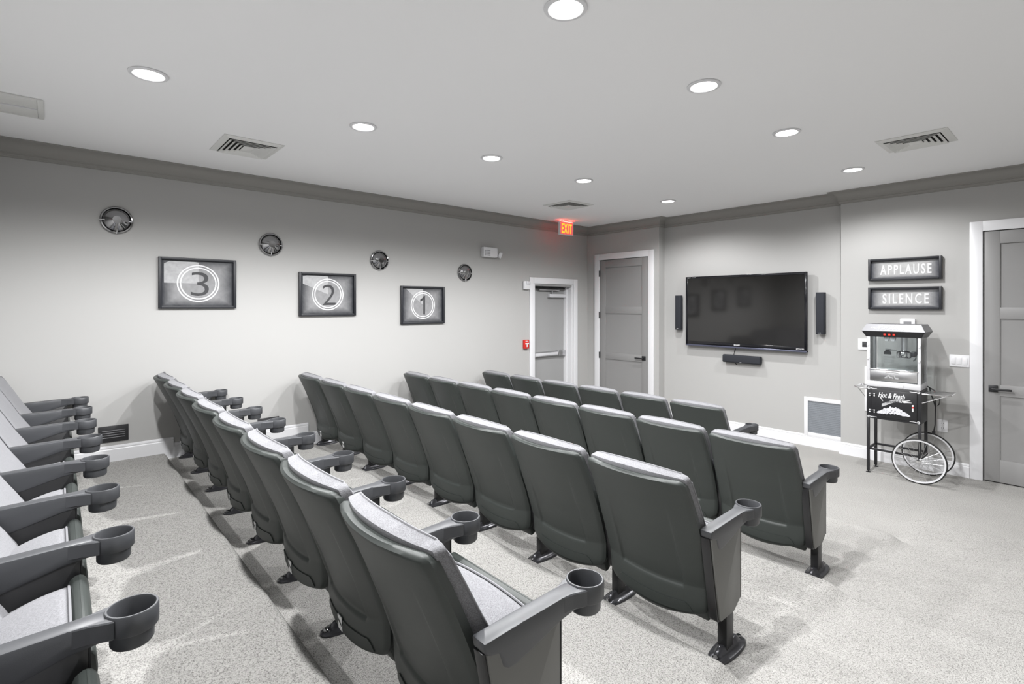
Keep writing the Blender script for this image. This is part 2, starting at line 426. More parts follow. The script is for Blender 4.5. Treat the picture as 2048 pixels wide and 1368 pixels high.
MB().box(-1.20, -.43, 1.985, 2.005, -.16, -.12, .002).obj('closer_track', M['black'], c)

# ------------------------------------------------------------------ recessed ceiling lights
names_y = ['nearest the screen wall', 'second from the screen wall', 'third from the screen wall', 'fourth from the screen wall', 'fifth from the screen wall']
proto_ring = MB().lathe([(.072, .0), (.095, .0), (.097, .003), (.094, .008), (.078, .010), (.072, .006)], n=40, closed=True).mesh('trim_ring', M['white'])
proto_lens = MB().lathe([(.0725, .0005), (.0725, .004), (.06, .0075), (.02, .009)], n=40).mesh('lens', M['lens'])
for cx, cn in ((2.155, 'left'), (4.155, 'right')):
    for i, cy in enumerate((-1.0, -2.605, -3.85, -5.06, -6.35)):
        t = thing('recessed_light', 'round recessed ceiling light in the %s column, %s' % (cn, names_y[i]), 'ceiling light', (cx, cy, H - .0008), 'recessed ceiling lights', DOWN)
        link('trim_ring', proto_ring, t); link('lens', proto_lens, t)
        ld = bpy.data.lights.new('lamp', 'SPOT'); ld.shadow_soft_size = .035; ld.energy = LIGHT_W * (.66, .85, 1.0, 1.15, 1.45)[i]; ld.spot_size = LIGHT_CONE; ld.spot_blend = .45
        ld.color = (.99, .993, 1.0)
        lo = bpy.data.objects.new('lamp', ld); COL.objects.link(lo); lo.parent = t
        lo.location = (0, 0, .062); lo.rotation_euler = (math.pi, 0, 0)

# ------------------------------------------------------------------ theater chairs
SHE = [(.165, .205), (.30, .200), (.445, .152), (.61, .088), (.70, .049), (.76, .020), (.80, .002)]
def smooth(a, b, x):
    t = min(1, max(0, (x-a)/(b-a))); return t*t*(3-2*t)
def shell_pt(u, v):
    zb, zt = .162, .800
    z = zb + (zt-zb)*v
    hw = .262 + .010*math.sin(math.pi*min(1, v*1.1))
    rt, rb = .035, .07
    dt, db = (zt - z), (z - zb)
    if dt < rt: hw -= rt*(1 - math.sqrt(max(0, 1 - (1-dt/rt)**2)))
    if db < rb: hw -= rb*.75*(1 - math.sqrt(max(0, 1 - (1-db/rb)**2)))
    x = u*hw
    y = interp(SHE, z)
    bow = .052 * (1 - abs(u)**2.2)
    y -= bow * (.75 + .25*v)
    # soft raised panel lines on the lower half
    au = abs(x); m = smooth(.88, .30, v) * smooth(.185, .215, v)
    y += .010 * smooth(.170, .156, au) * m
    z -= .030*(1-u*u)*(1-v)**3
    return x, y, z
def shell_mesh():
    b = MB(); nu, nv = 26, 34
    vs = [i/nv for i in range(nv+1)]
    vs = sorted(set(vs + [.004, .012, .02, .045, .06, .075, .975, .985, .995]))
    us = [-1 + 2*i/nu for i in range(nu+1)]
    us = sorted(set(us + [-.985, -.96, .96, .985, -.63, -.605, -.59, -.57, .57, .59, .605, .63]))
    vs = sorted(set(vs + [.18, .19, .20, .21, .22]))
    rear, front = [], []
    for v in vs:
        rr, ff = [], []
        for u in us:
            x, y, z = shell_pt(u, v)
            e = max(smooth(.93, 1.0, abs(u)), smooth(.975, 1.0, v), smooth(.03, 0, v))
            rr.append(b.bm.verts.new((x, y + .012*e*e, z)))
            ff.append(b.bm.verts.new((x*.985, y + .040, z - .004*v + .004*(1-v))))
        rear.append(rr); front.append(ff)
    n, m = len(vs), len(us)
    for j in range(n-1):
        for i in range(m-1):
            b.bm.faces.new((rear[j][i], rear[j][i+1], rear[j+1][i+1], rear[j+1][i]))
            b.bm.faces.new((front[j][i], front[j+1][i], front[j+1][i+1], front[j][i+1]))
        b.bm.faces.new((rear[j][0], rear[j+1][0], front[j+1][0], front[j][0]))
        b.bm.faces.new((rear[j][-1], front[j][-1], front[j+1][-1], rear[j+1][-1]))
    for i in range(m-1):
        b.bm.faces.new((rear[0][i], front[0][i], front[0][i+1], rear[0][i+1]))
        b.bm.faces.new((rear[-1][i], rear[-1][i+1], front[-1][i+1], front[-1][i]))
    return b.mesh('back_shell', M['plastic'], angle=50)
def lip_mesh():
    """thin raised band along the foot of the shell"""
    b = MB(); n = 20; A, B, C, D = [], [], [], []
    for i in range(n+1):
        u = -.80 + 1.6*i/n
        e = smooth(.80, .66, abs(u))
        x, y, z = shell_pt(u, .035); x2, y2, z2 = shell_pt(u, .035 + .062*e + .004)
        A.append(b.bm.verts.new((x, y-.0035, z))); B.append(b.bm.verts.new((x2, y2-.0045, z2)))
        C.append(b.bm.verts.new((x, y+.006, z))); D.append(b.bm.verts.new((x2, y2+.006, z2)))
    for i in range(n):
        b.bm.faces.new((A[i], A[i+1], B[i+1], B[i])); b.bm.faces.new((B[i], B[i+1], D[i+1], D[i]))
        b.bm.faces.new((C[i], D[i], D[i+1], C[i+1])); b.bm.faces.new((A[i], C[i], C[i+1], A[i+1]))
    b.bm.faces.new((A[0], B[0], D[0], C[0])); b.bm.faces.new((A[n], C[n], D[n], B[n]))
    return b.mesh('shell_lip', M['plastic'], angle=25)
def sy(x, z):
    """front of the shell at lateral x, height z"""
    u = max(-1, min(1, x/.265)); v = (z - .162)/.638
    return interp(SHE, z) - .052*(1-abs(u)**2.2)*(.75+.25*v) + .040
CUT = [(.40, .112), (.46, .110), (.52, .098), (.60, .078), (.70, .066), (.80, .058)]
def cushion_front(x, z): return sy(x*.9, min(z, .80)) + interp(CUT, z)
def back_cushion_mesh():
    b = MB(); nu, nv = 20, 22; hw = .257
    us = sorted(set([-1+2*i/nu for i in range(nu+1)] + [-.97, .97])); vs = sorted(set([i/nv for i in range(nv+1)] + [.01, .03, .97, .99]))
    def pt(u, v, front):
        z = .405 + .412*v
        if v > .88: z = .405 + .412*v
        hwz = hw - (.03*(1-math.sqrt(max(0, 1-((v-.92)/.08)**2))) if v > .92 else 0)
        x = u*hwz
        if not front: return (x*.985, sy(x, min(z, .795)) - .004, min(z, .806) + .010*(1-u*u)*smooth(.9, 1, v))
        t = cushion_front(x, z) - sy(x, min(z, .795))
        e = max(abs(u)**10, (smooth(.90, 1, v))**1.3 * .85, smooth(.05, 0, v))
        return (x, sy(x, min(z, .795)) + t*(1 - .30*e), z + .004*(1-u*u)*v + .014*(1-u*u)*smooth(.80, .97, v)*smooth(1.02, .97, v) + .006*(1-u*u)*smooth(.9, 1, v))
    Fr = [[b.bm.verts.new(pt(u, v, True)) for u in us] for v in vs]; Re = [[b.bm.verts.new(pt(u, v, False)) for u in us] for v in vs]
    n, m = len(vs), len(us)
    for j in range(n-1):
        for i in range(m-1):
            b.bm.faces.new((Fr[j][i], Fr[j+1][i], Fr[j+1][i+1], Fr[j][i+1])); b.bm.faces.new((Re[j][i], Re[j][i+1], Re[j+1][i+1], Re[j+1][i]))
        b.bm.faces.new((Re[j][0], Re[j+1][0], Fr[j+1][0], Fr[j][0])); b.bm.faces.new((Re[j][-1], Fr[j][-1], Fr[j+1][-1], Re[j+1][-1]))
    for i in range(m-1):
        b.bm.faces.new((Re[0][i], Fr[0][i], Fr[0][i+1], Re[0][i+1])); b.bm.faces.new((Re[-1][i], Re[-1][i+1], Fr[-1][i+1], Fr[-1][i]))
    me = b.mesh('back_cushion', M['fabric'], angle=60)
    # piping along both front edges and the top
    pts = []
    for s in (-1,):
        for k in range(13): pts.append(pt(-1, k/12*.92, True))
    for k in range(9): pts.append(pt(-.96 + 1.92*k/8, 1.0, True))
    for k in range(13): pts.append(pt(1, .92 - k/12*.92, True))
    pm = MB().tube(pts, .0035, 6).mesh('piping', M['pipe'])
    return me, pm
def seat_meshes():
    pan = MB().prism([(.225,.415),(.402,.462),(.410,.492),(.428,.505),(.446,.502),(.458,.480),(.461,.44),(.452,.385),(.43,.345),(.33,.265),(.280,.142),(.245,.128),(.225,.18)], 'x', -.247, .247, .012, 2).mesh('seat_pan', M['plastic'], angle=40)
    b = MB(); nu, nv = 18, 16
    us = sorted(set([-1+2*i/nu for i in range(nu+1)] + [-.97, .97])); vs = sorted(set([i/nv for i in range(nv+1)] + [.02, .98]))
    def pt(u, v, top):
        y = .215 + .190*v; hw = .240 - .012*v
        x = u*hw
        if not top: return (x*.98, y, .402 + .050*v)
        e = max(abs(u)**9, smooth(.93, 1, v)*.4, smooth(.05, 0, v))
        z = .430 + .048*v + .018*(1-u*u) + .026*(1-(1-v)**2)*(1-.45*v**3)
        return (x, y, z - .024*e)
    T = [[b.bm.verts.new(pt(u, v, True)) for u in us] for v in vs]; B = [[b.bm.verts.new(pt(u, v, False)) for u in us] for v in vs]
    n, m = len(vs), len(us)
    for j in range(n-1):
        for i in range(m-1):
            b.bm.faces.new((T[j][i], T[j][i+1], T[j+1][i+1], T[j+1][i])); b.bm.faces.new((B[j][i], B[j+1][i], B[j+1][i+1], B[j][i+1]))
        b.bm.faces.new((T[j][0], T[j+1][0], B[j+1][0], B[j][0])); b.bm.faces.new((T[j][-1], B[j][-1], B[j+1][-1], T[j+1][-1]))
    for i in range(m-1):
        b.bm.faces.new((T[0][i], B[0][i], B[0][i+1], T[0][i+1])); b.bm.faces.new((T[-1][i], T[-1][i+1], B[-1][i+1], B[-1][i]))
    cu = b.mesh('seat_cushion', M['fabric'], angle=60)
    pm = MB().tube([(lambda q: (q[0], q[1]+.004, q[2]+.004))(pt(-1 + 2*k/14, 1.0, True)) for k in range(15)], .004, 6).mesh('piping', M['pipe'])
    return pan, cu, pm
PITCH = .568
def arm_meshes(inner):
    prof = [(.152,.586),(.156,.548),(.168,.536),(.185,.500),(.203,.488),(.228,.487),(.300,.505),(.400,.532),(.472,.541),(.472,.594),(.40,.594),(.25,.590)] if inner else [(.120,.584),(.124,.556),(.138,.546),(.168,.540),(.182,.500),(.200,.488),(.225,.487),(.300,.505),(.400,.532),(.472,.541),(.472,.594),(.40,.594),(.25,.590)]
    arm = MB().prism(prof, 'x', -.027, .027, .006, 2)
    # fillets that widen the bar into the cup ring
    for s in (-1, 1):
        arm.prism([(s*.018, .405), (s*.027, .405), (s*.031, .44), (s*.043, .472), (s*.046, .488), (s*.036, .484), (s*.018, .474)], 'z', .546, .5925, .003, 1)
    arm = arm.mesh('armrest', M['armplastic'], angle=40)
    cup = MB().lathe([(.0, .524), (.0465, .524), (.0495, .592), (.0515, .597), (.0555, .597), (.0575, .594), (.0575, .548), (.0555, .545), (.0480, .545), (.0470, .512), (.043, .506), (.0, .506)][1:-1], c=(0, .526, 0), n=36).mesh('cup_holder', M['armplastic'], angle=40)
    if not inner:
        skin = MB().prism([(.130,.552),(.389,.552),(.392,.545),(.392,.216),(.330,.178),(.212,.178),(.204,.186)], 'x', .0150, .0245, .002, 2).mesh('outer_plate', M['metalpanel'], angle=30)
    else: skin = None
    panel = MB().prism([(.122,.552),(.392,.552),(.395,.545),(.395,.212),(.330,.172),(.205,.172),(.196,.182)], 'x', -.0235, .0235 if inner else .0155, .003, 2).mesh('side_panel', M['leg'], angle=30)
    edge = MB().box(-.0242, .0242, .3945, .3985, .215, .545).mesh('panel_edge', M['leg'])
    leg = MB().box(-.021, .021, .268, .332, .012, .22, .003).mesh('leg', M['leg'])
    f = MB()                                        # cast foot: long oval with a raised spine
    n = 28; rings = []
    for sc, z in ((1, 0), (1, .006), (.93, .012), (.74, .016), (.55, .024), (.40, .040), (.30, .044)):
        ring = []
        for i in range(n):
            a = 2*math.pi*i/n; ca, sa = math.cos(a), math.sin(a)
            X = .050*math.copysign(abs(ca)**.8, ca)*(sc if sc > .9 else sc*.86); Y = .135*math.copysign(abs(sa)**.8, sa)*(sc if sc > .6 else sc + .18)
            ring.append(f.bm.verts.new((X, .315 + Y, z)))
        rings.append(ring)
    for A, B in zip(rings, rings[1:]):
        for i in range(n): f.bm.faces.new((A[i], A[(i+1) % n], B[(i+1) % n], B[i]))
    f.bm.faces.new(rings[0]); f.bm.faces.new(rings[-1])
    foot = f.mesh('foot', M['foot'], angle=40)
    bolts = [MB().lathe([(.013, .012), (.013, .020), (.008, .024)], c=(0, yy, 0), n=12).mesh('bolt', M['nickel']) for yy in (.205, .425)]
    return arm, cup, panel, edge, leg, foot, bolts, skin
ms_shell, ms_lip = shell_mesh(), lip_mesh()
ms_bc, ms_bp = back_cushion_mesh()
ms_pan, ms_sc, ms_sp = seat_meshes()
ARM = {True: arm_meshes(True), False: arm_meshes(False)}
def tag_mesh():
    b = MB(); P = []
    for u, v in ((-.20, .035), (-.05, .035), (-.05, .112), (-.20, .112)):
        x, y, z = shell_pt(u, v); P.append((x, y - .0065, z))
    b.bm.faces.new([b.bm.verts.new(q) for q in P]); Q = [b.bm.verts.new((q[0], q[1]+.0025, q[2])) for q in P]
    b.bm.faces.new(Q)
    return b.mesh('paper_tag', M['tag'], smooth=False)
ms_tag = tag_mesh()
def tag_print_mesh():
    b = MB(); P = []
    for u, v in ((-.185, .080), (-.065, .060), (-.065, .074), (-.185, .094)):
        x, y, z = shell_pt(u, v); P.append((x, y - .0072, z))
    b.bm.faces.new([b.bm.verts.new(q) for q in P]); b.bm.faces.new([b.bm.verts.new((q[0], q[1]+.0005, q[2])) for q in P])
    return b.mesh('tag_print', M['print_dark'], smooth=False)
ms_tagp = tag_print_mesh()
def standard(t, dx, inner, off=0):
    ms_arm, ms_cup, ms_panel, ms_edge, ms_leg, ms_foot, ms_bolts, ms_skin = ARM[inner]
    if not inner: dx += off
    a = link('armrest', ms_arm, t, (dx, 0, 0)); link('cup_holder', ms_cup, a)
    s = link('side_panel', ms_panel, t, (dx, .045 if inner else 0, 0)); link('panel_edge', ms_edge, s)
    if ms_skin: link('outer_plate', ms_skin, s)
    link('leg', ms_leg, t, (dx, 0, 0)); f = link('foot', ms_foot, t, (dx, 0, 0))
    for bm_ in ms_bolts: link('bolt', bm_, f)
def chair(loc, label, group, first, tagged, pitch, last, row):
    t = thing('theater_chair', label, 'chair', loc, group)
    s = link('back_shell', ms_shell, t); link('shell_lip', ms_lip, s)
    if tagged:
        link('paper_tag', ms_tag, s); link('tag_print', ms_tagp, s)
    c = link('back_cushion', ms_bc, t); link('piping', ms_bp, c)
    link('seat_pan', ms_pan, t); q = link('seat_cushion', ms_sc, t); link('piping', ms_sp, q)
    if first: standard(t, -pitch/2, True)
    standard(t, pitch/2, not last, (.012, .034, .010, .004, .010)[row])
    return t
ORD = ['first', 'second', 'third', 'fourth', 'fifth', 'sixth', 'seventh', 'eighth']
ROWS = [  # (first shell-left x, y of shell top, level, pitch, count, row words)
    (.100, -7.120, LV[0], .570, 8, 'rearmost row'),
    (.092, -6.072, LV[1], .572, 8, 'second row from the back'),
    (.100, -4.828, LV[2], .566, 8, 'middle row'),
    (.100, -3.580, LV[3], .561, 8, 'second row from the screen'),
    (.100, -2.362, LV[4], .579, 6, 'front row nearest the screen')]
for r, (x0, y, z, w, n, words) in enumerate(ROWS):
    for k in range(n):
        pos = '%s from the left wall' % ORD[k] if k < n-1 else 'aisle end seat'
        chair((x0 + .264 + k*w, y, z), 'charcoal grey theater chair in the %s, %s' % (words, pos), 'theater chairs in the ' + words, k == 0, r == 1 or (r == 2 and k < 2), w, k == n-1, r)

# ------------------------------------------------------------------ left wall: pictures, reel sconces, fittings
def framed(name, label, cat, loc, rot, w, h, d, bw, pm, group):
    t = thing(name, label, cat, loc, group, rot)
    f = MB()
    for s in (-1, 1):
        f.box(s*(w/2) - (bw if s > 0 else 0), s*(w/2) + (bw if s < 0 else 0), -h/2, h/2, .001, d, .003)
        f.box(-w/2+bw, w/2-bw, s*(h/2) - (bw if s > 0 else 0), s*(h/2) + (bw if s < 0 else 0), .001, d, .003)
    f.obj('picture_frame', M['frame'], t)
    pr = MB().box(-w/2+bw*.9, w/2-bw*.9, -h/2+bw*.9, h/2-bw*.9, .004, .010).obj('print', pm, t, smooth=False)
    return t, pr
def ring(r0, r1, z0, z1): return MB().lathe([(r0, z0), (r1, z0), (r1, z1), (r0, z1)], n=64, closed=True)
pics = [('3', -5.722, 1.925, 'three', math.pi), ('2', -4.463, 1.838, 'two', 2.75), ('1', -3.232, 1.720, 'one', 2.45)]
for txt, cy, cz, word, ang in pics:
    pm = vignette('countdown_print_' + word, (.27, .27, .275), (.022, .024, .030), .30, .225, .22, .35, 7)
    t, pr = framed('framed_picture', 'black framed film countdown print showing the number ' + word, 'picture', (0, cy, cz), LEFT, .645, .478, .032, .024, pm, 'film countdown pictures on the left wall')
    W2, H2 = .298, .214
    # pale wedge swept by the clock hand
    pts = [(0, 0, .0104), (0, min(H2, .20), .0104)]
    for k in range(1, 12):
        a = math.pi/2 + (ang - math.pi/2)*k/11
        dx, dy = math.cos(a), math.sin(a); s = min((W2*.93)/max(1e-6, abs(dx)), (H2*.95)/max(1e-6, abs(dy))); pts.append((dx*s, dy*s, .0104))
    MB().poly([(p[0], p[1], .0106) for p in pts]).obj('wedge_print', M['print_pale'], pr, smooth=False)
    ring(.166, .177, .0108, .0114).obj('outer_circle', M['print_white'], pr)
    ring(.142, .153, .0108, .0114).obj('inner_circle', M['print_white'], pr)
    if txt == '1':
        MB().prism([(.004, -.120), (.030, -.120), (.030, .118), (.012, .118), (-.008, .092), (-.042, .070), (-.042, .044), (-.018, .054), (.004, .070)], 'z', .0115, .0122).obj('numeral', M['print_dark'], pr, smooth=False)
    else: MB().text(txt, .012 if txt != '1' else .004, -.005, .150, .228, .0115, .0122, -.010).obj('numeral', M['print_dark'], pr, smooth=False)
sc_names = ['furthest from the screen, left of the number three picture', 'between the number three and two pictures', 'between the number two and one pictures', 'nearest the exit door']
for i, (cy, cz) in enumerate(((-6.346, 2.463), (-5.068, 2.350), (-3.837, 2.256), (-2.570, 2.163))):
    t = thing('wall_sconce', 'round dark chrome wall sconce, ' + sc_names[i], 'wall sconce', (0, cy, cz), 'chrome reel sconces on the left wall', LEFT)
    MB().lathe([(.098, .001), (.106, .001), (.117, .004), (.119, .012), (.113, .022), (.104, .024), (.098, .012)], n=56, closed=True).obj('outer_ring', M['nickel'], t)
    MB().lathe([(.002, .001), (.1, .001), (.1, .008), (.002, .008)], n=56).obj('back_plate', M['blackgloss'], t)
    MB().lathe([(.094, .008), (.096, .018), (.093, .023), (.080, .034), (.058, .048), (.037, .058), (.033, .060)], n=56).obj('dome', M['nickel'], t)
    MB().lathe([(.033, .0601), (.033, .063), (.032, .0640), (.002, .0642)], n=40).obj('centre_cap', M['nickel'], t)
    for a in (R(-4), R(184), -math.pi/2):
        ca, sa = math.cos(a), math.sin(a)
        MB().tube([(ca*.084, sa*.084, .026), (ca*.104, sa*.104, .030), (ca*.118, sa*.118, .022)], .006, 8).obj('clip', M['chrome'], t)

t = thing('emergency_light', 'white emergency light unit high on the left wall', 'emergency light', (0, -2.135, 2.462), None, LEFT)
MB().box(-.155, .095, -.068, .072, .001, .075, .012).obj('housing', M['white'], t)
for i in range(4):
    for j in range(4): MB().box(-.142 + i*.027, -.124 + i*.027, -.050 + j*.022, -.036 + j*.022, .0752, .0775).obj('grille_cell', M['slot'], t)
hd = MB().lathe([(.020, 0), (.040, .012), (.044, .045), (.040, .050), (.03, .052)], n=24)
bmesh.ops.transform(hd.bm, matrix=Matrix.Translation((.125, -.022, .05)) @ Matrix.Rotation(R(50), 4, 'Y') @ Matrix.Rotation(R(20), 4, 'X'), verts=hd.bm.verts)
hd = hd.obj('lamp_head', M['white'], t)
MB().tube([(.085, -.01, .04), (.135, -.022, .052)], .010, 10).obj('lamp_neck', M['white'], t)

t = thing('fire_strobe', 'white fire alarm strobe beside the exit door casing', 'alarm strobe', (0, -1.433, 2.020), None, LEFT)
MB().box(-.062, .062, -.064, .064, .001, .045, .012).obj('housing', M['white'], t)
MB().box(-.02, .055, .012, .056, .044, .056, .005).obj('strobe_lens', M['alu'], t)
for k in range(4): MB().box(-.035+k*.018, -.027+k*.018, -.048, -.012, .0445, .0465).obj('sounder_slot', M['ventwhite'], t)
t = thing('fire_pull_station', 'small red fire alarm pull station beside the exit door', 'fire alarm', (0, -1.441, 1.130), None, LEFT)
MB().box(-.050, .050, -.066, .066, .001, .040, .006).obj('housing', M['red'], t)
hnd = MB().box(-.036, .036, .0, .020, .040, .052, .003).obj('pull_bar', M['print_white'], t)
MB().box(-.010, .010, -.040, .0, .040, .050, .003).obj('pull_stem', M['print_white'], hnd)
MB().text('FIRE', 0, .046, .055, .016, .0402, .0412, .02).obj('lettering', M['print_white'], t)

for i, (cy, cz) in enumerate(((-6.367, .592), (-5.090, .478))):
    t = thing('wall_register', 'black louvred air register low on the left wall, %s' % ('by the rearmost row' if i == 0 else 'by the second row from the back'), 'wall vent', (0, cy, cz), 'black registers on the left wall', LEFT)
    MB().box(-.106, .106, -.070, .070, .001, .010, .003).obj('face_plate', M['register'], t)
    for k in range(4): MB().box(-.080, .080, -.034 + k*.020, -.029 + k*.020, .0102, .0145, .001).obj('slat', M['slot'], t)

# exit sign hanging from the ceiling, parallel to the left wall
t = thing('exit_sign', 'red glowing exit sign hanging from the ceiling near the corner', 'exit sign', (.30, -.862, 2.895), None, LEFT)
MB().box(-.155, .155, -.100, .105, -.022, .018, .006).obj('housing', M['white'], t)
MB().box(-.05, .05, .104, .128, -.018, .012, .003).obj('ceiling_mount', M['white'], t)
fm = emit('exit_face_glow', (1.0, .17, .16), .45); lm = emit('exit_letter_glow', (1.0, .40, .02), 1.6)
MB().box(-.140, .140, -.088, .093, .0175, .0195).obj('face_plate', fm, t, smooth=False)
MB().text('EXIT', 0, .002, .225, .145, .0197, .0215, .012, spacing=1.2).obj('lettering', lm, t, smooth=False)

MB().box(-.14, .14, .1055, .1085, -.010, .012).obj('led_strip', emit('exit_led_red', (1.0, .04, .03), 60.0), t, smooth=False)

# ------------------------------------------------------------------ screen wall
t = thing('television', 'large black flat screen television mounted on the front wall', 'television', (2.5875, TVY, 1.635), None, FRONT)
Wt, Ht = .8005, .489
b = MB()
b.box(-Wt, -Wt+.028, -Ht, Ht, .045, .088, .003); b.box(Wt-.028, Wt, -Ht, Ht, .045, .088, .003)
b.box(-Wt+.028, Wt-.028, Ht-.030, Ht, .045, .088, .003); b.box(-Wt+.028, Wt-.028, -Ht+.018, -Ht+.062, .045, .088, .003)
bez = b.obj('bezel', M['blackgloss'], t)
MB().box(-Wt, Wt, -Ht-.004, -Ht+.018, .040, .092, .005).obj('lower_trim', M['tvtrim'], t)
MB().box(-Wt+.026, Wt-.026, -Ht+.060, Ht-.028, .050, .0825).obj('screen', M['screen'], t, smooth=False)
MB().box(-.60, .60, -.33, .33, .001, .050, .01).obj('rear_case', M['black'], t)
MB().text('SHARP', -.055, -Ht+.040, .082, .016, .0881, .0887, .03).obj('maker_lettering', M['print_white'], bez)
MB().text('AQUOS', -Wt+.055, Ht-.015, .046, .010, .0881, .0887, .03).obj('small_lettering', M['print_white'], bez)
MB().text('QUATTRON', -Wt+.125, Ht-.015, .060, .008, .0881, .0887, .01).obj('small_lettering', M['alu'], bez)
MB().text('SPTV 3D', Wt-.075, -Ht+.036, .09, .013, .0881, .0887, .02).obj('small_lettering', M['print_white'], bez)
def speaker(label, cx, cz, w, h, horiz):
    t = thing('wall_speaker', label, 'speaker', (cx, TVY, cz), 'black speakers around the television', FRONT)
    prof = [(-w/2, .030), (-w/2, .070), (-w/2+.012, .088), (w/2-.012, .088), (w/2, .070), (w/2, .030), (w/2-.02, .014), (-w/2+.02, .014)]
    if not horiz: MB().prism([(p[0], p[1]) for p in prof], 'y', -h/2, h/2, .004, 2).obj('cabinet', M['spk'], t)
    else:
        prof = [(-h/2, .030), (-h/2, .078), (-h/2+.014, .096), (h/2-.014, .096), (h/2, .078), (h/2, .030), (h/2-.02, .014), (-h/2+.02, .014)]
        MB().prism([(p[0], p[1]) for p in prof], 'x', -w/2, w/2, .004, 2).obj('cabinet', M['spk'], t)
    zz = .0965 if horiz else .0885
    MB().text('polk', 0, -h/2 + (.012 if horiz else .018), .026, .009, zz, zz+.0008, .03).obj('maker_lettering', M['print_white'], t)
    MB().box(-.02, .02, -.03, .03, .0005, .016, .002).obj('bracket', M['black'], t)
    return t
speaker('tall slim black speaker left of the television', 1.655, 1.611, .098, .50, False)
speaker('tall slim black speaker right of the television', 3.530, 1.620, .098, .50, False)
speaker('long black speaker under the television', 2.585, .997, .495, .104, True)
cb = MB().tube([(2.50, TVY-.05, 1.165), (2.488, TVY-.03, 1.13), (2.462, TVY-.006, 1.09), (2.452, TVY-.008, 1.04), (2.456, TVY-.009, .96), (2.485, TVY-.012, .925), (2.50, TVY-.016, .915)], .0045, 8).obj('speaker_cable', M['black'])
tag(cb, 'thin black cable running from the television to the lower speaker', 'cable')

t = thing('return_air_grille', 'white framed grey return air grille low on the front wall', 'air grille', (3.5375, TVY, .362), None, FRONT)
b = MB(); w, h = .2045, .237
b.box(-w, -w+.042, -h, h, .001, .016, .002); b.box(w-.012, w, -h, h, .001, .016, .002)
b.box(-w+.042, w-.012, h-.046, h, .001, .016, .002); b.box(-w+.042, w-.012, -h, -h+.046, .001, .016, .002)
b.obj('grille_frame', M['white'], t)
gb = MB().box(-w+.041, w-.011, -h+.045, h-.045, .001, .004).obj('mesh_panel', M['grille'], t, smooth=False)
for k in range(18): MB().box(-w+.043, w-.013, -h+.050 + k*.0212, -h+.052 + k*.0212, .004, .0062).obj('blade', M['grille'], t, smooth=False)

# ------------------------------------------------------------------ popcorn wall signs and plates
for txt, cz in (('APPLAUSE', 2.106), ('SILENCE', 1.792)):
    pm = vignette('sign_print_' + txt.lower(), (.42, .42, .42), (.04, .043, .055), .30, .098, .18, .22, 6)  # plain print, pale centre and dark border
    t, pr = framed('framed_sign', 'black framed wall sign reading %s above the popcorn machine' % txt.lower(), 'sign', (4.345, PY, cz), FRONT, .636, .238, .045, .022, pm, 'framed studio signs')
    MB().text(txt, .01, -.004, .445 if txt == 'APPLAUSE' else .40, .108, .0102, .0125, .016, spacing=1.32).obj('lettering', M['print_white'], pr, smooth=False)
t = thing('thermostat', 'white thermostat with grey display just above the popcorn machine', 'thermostat', (4.378, PY, 1.508), None, FRONT)
MB().box(-.066, .066, -.066, .066, .001, .030, .010).obj('housing', M['white'], t)
MB().box(-.034, .034, -.026, .036, .0295, .0315).obj('display', M['slot'], t)
t = thing('wall_control_panel', 'white square control panel with dark display left of the popcorn machine', 'control panel', (4.002, PY, 1.279), None, FRONT)
MB().box(-.078, .078, -.062, .062, .001, .014, .004).obj('face_plate', M['white'], t)
MB().box(-.038, .030, -.030, .030, .0135, .017, .002).obj('display', M['print_dark'], t)
t = thing('light_switch_plate', 'white three-gang light switch plate beside the door casing', 'light switch', (4.795, PY, 1.157), None, FRONT)
MB().box(-.077, .077, -.060, .060, .001, .008, .003).obj('face_plate', M['white'], t)
for k in (-1, 0, 1): MB().box(k*.046-.016, k*.046+.016, -.034, .034, .0075, .0125, .002).obj('rocker', M['white'], t)
t = thing('wall_outlet', 'white wall outlet right of the popcorn cart', 'outlet', (4.664, PY, .482), None, FRONT)
MB().box(-.042, .042, -.063, .063, .001, .008, .003).obj('face_plate', M['white'], t)
for k in (-1, 1):
    s_ = MB().box(-.017, .017, k*.024-.016, k*.024+.016, .0075, .0105, .002).obj('socket', M['white'], t)
    for q in (-1, 1): MB().box(q*.007-.0015, q*.007+.0015, k*.024-.002, k*.024+.010, .0104, .0109).obj('slot', M['print_dark'], s_)
tag(MB().box(3.990, 4.430, PY-.024, PY-.001, .535, 1.030, .004).obj('access_panel', M['white']), 'white rectangular access panel on the wall behind the popcorn cart', 'panel')

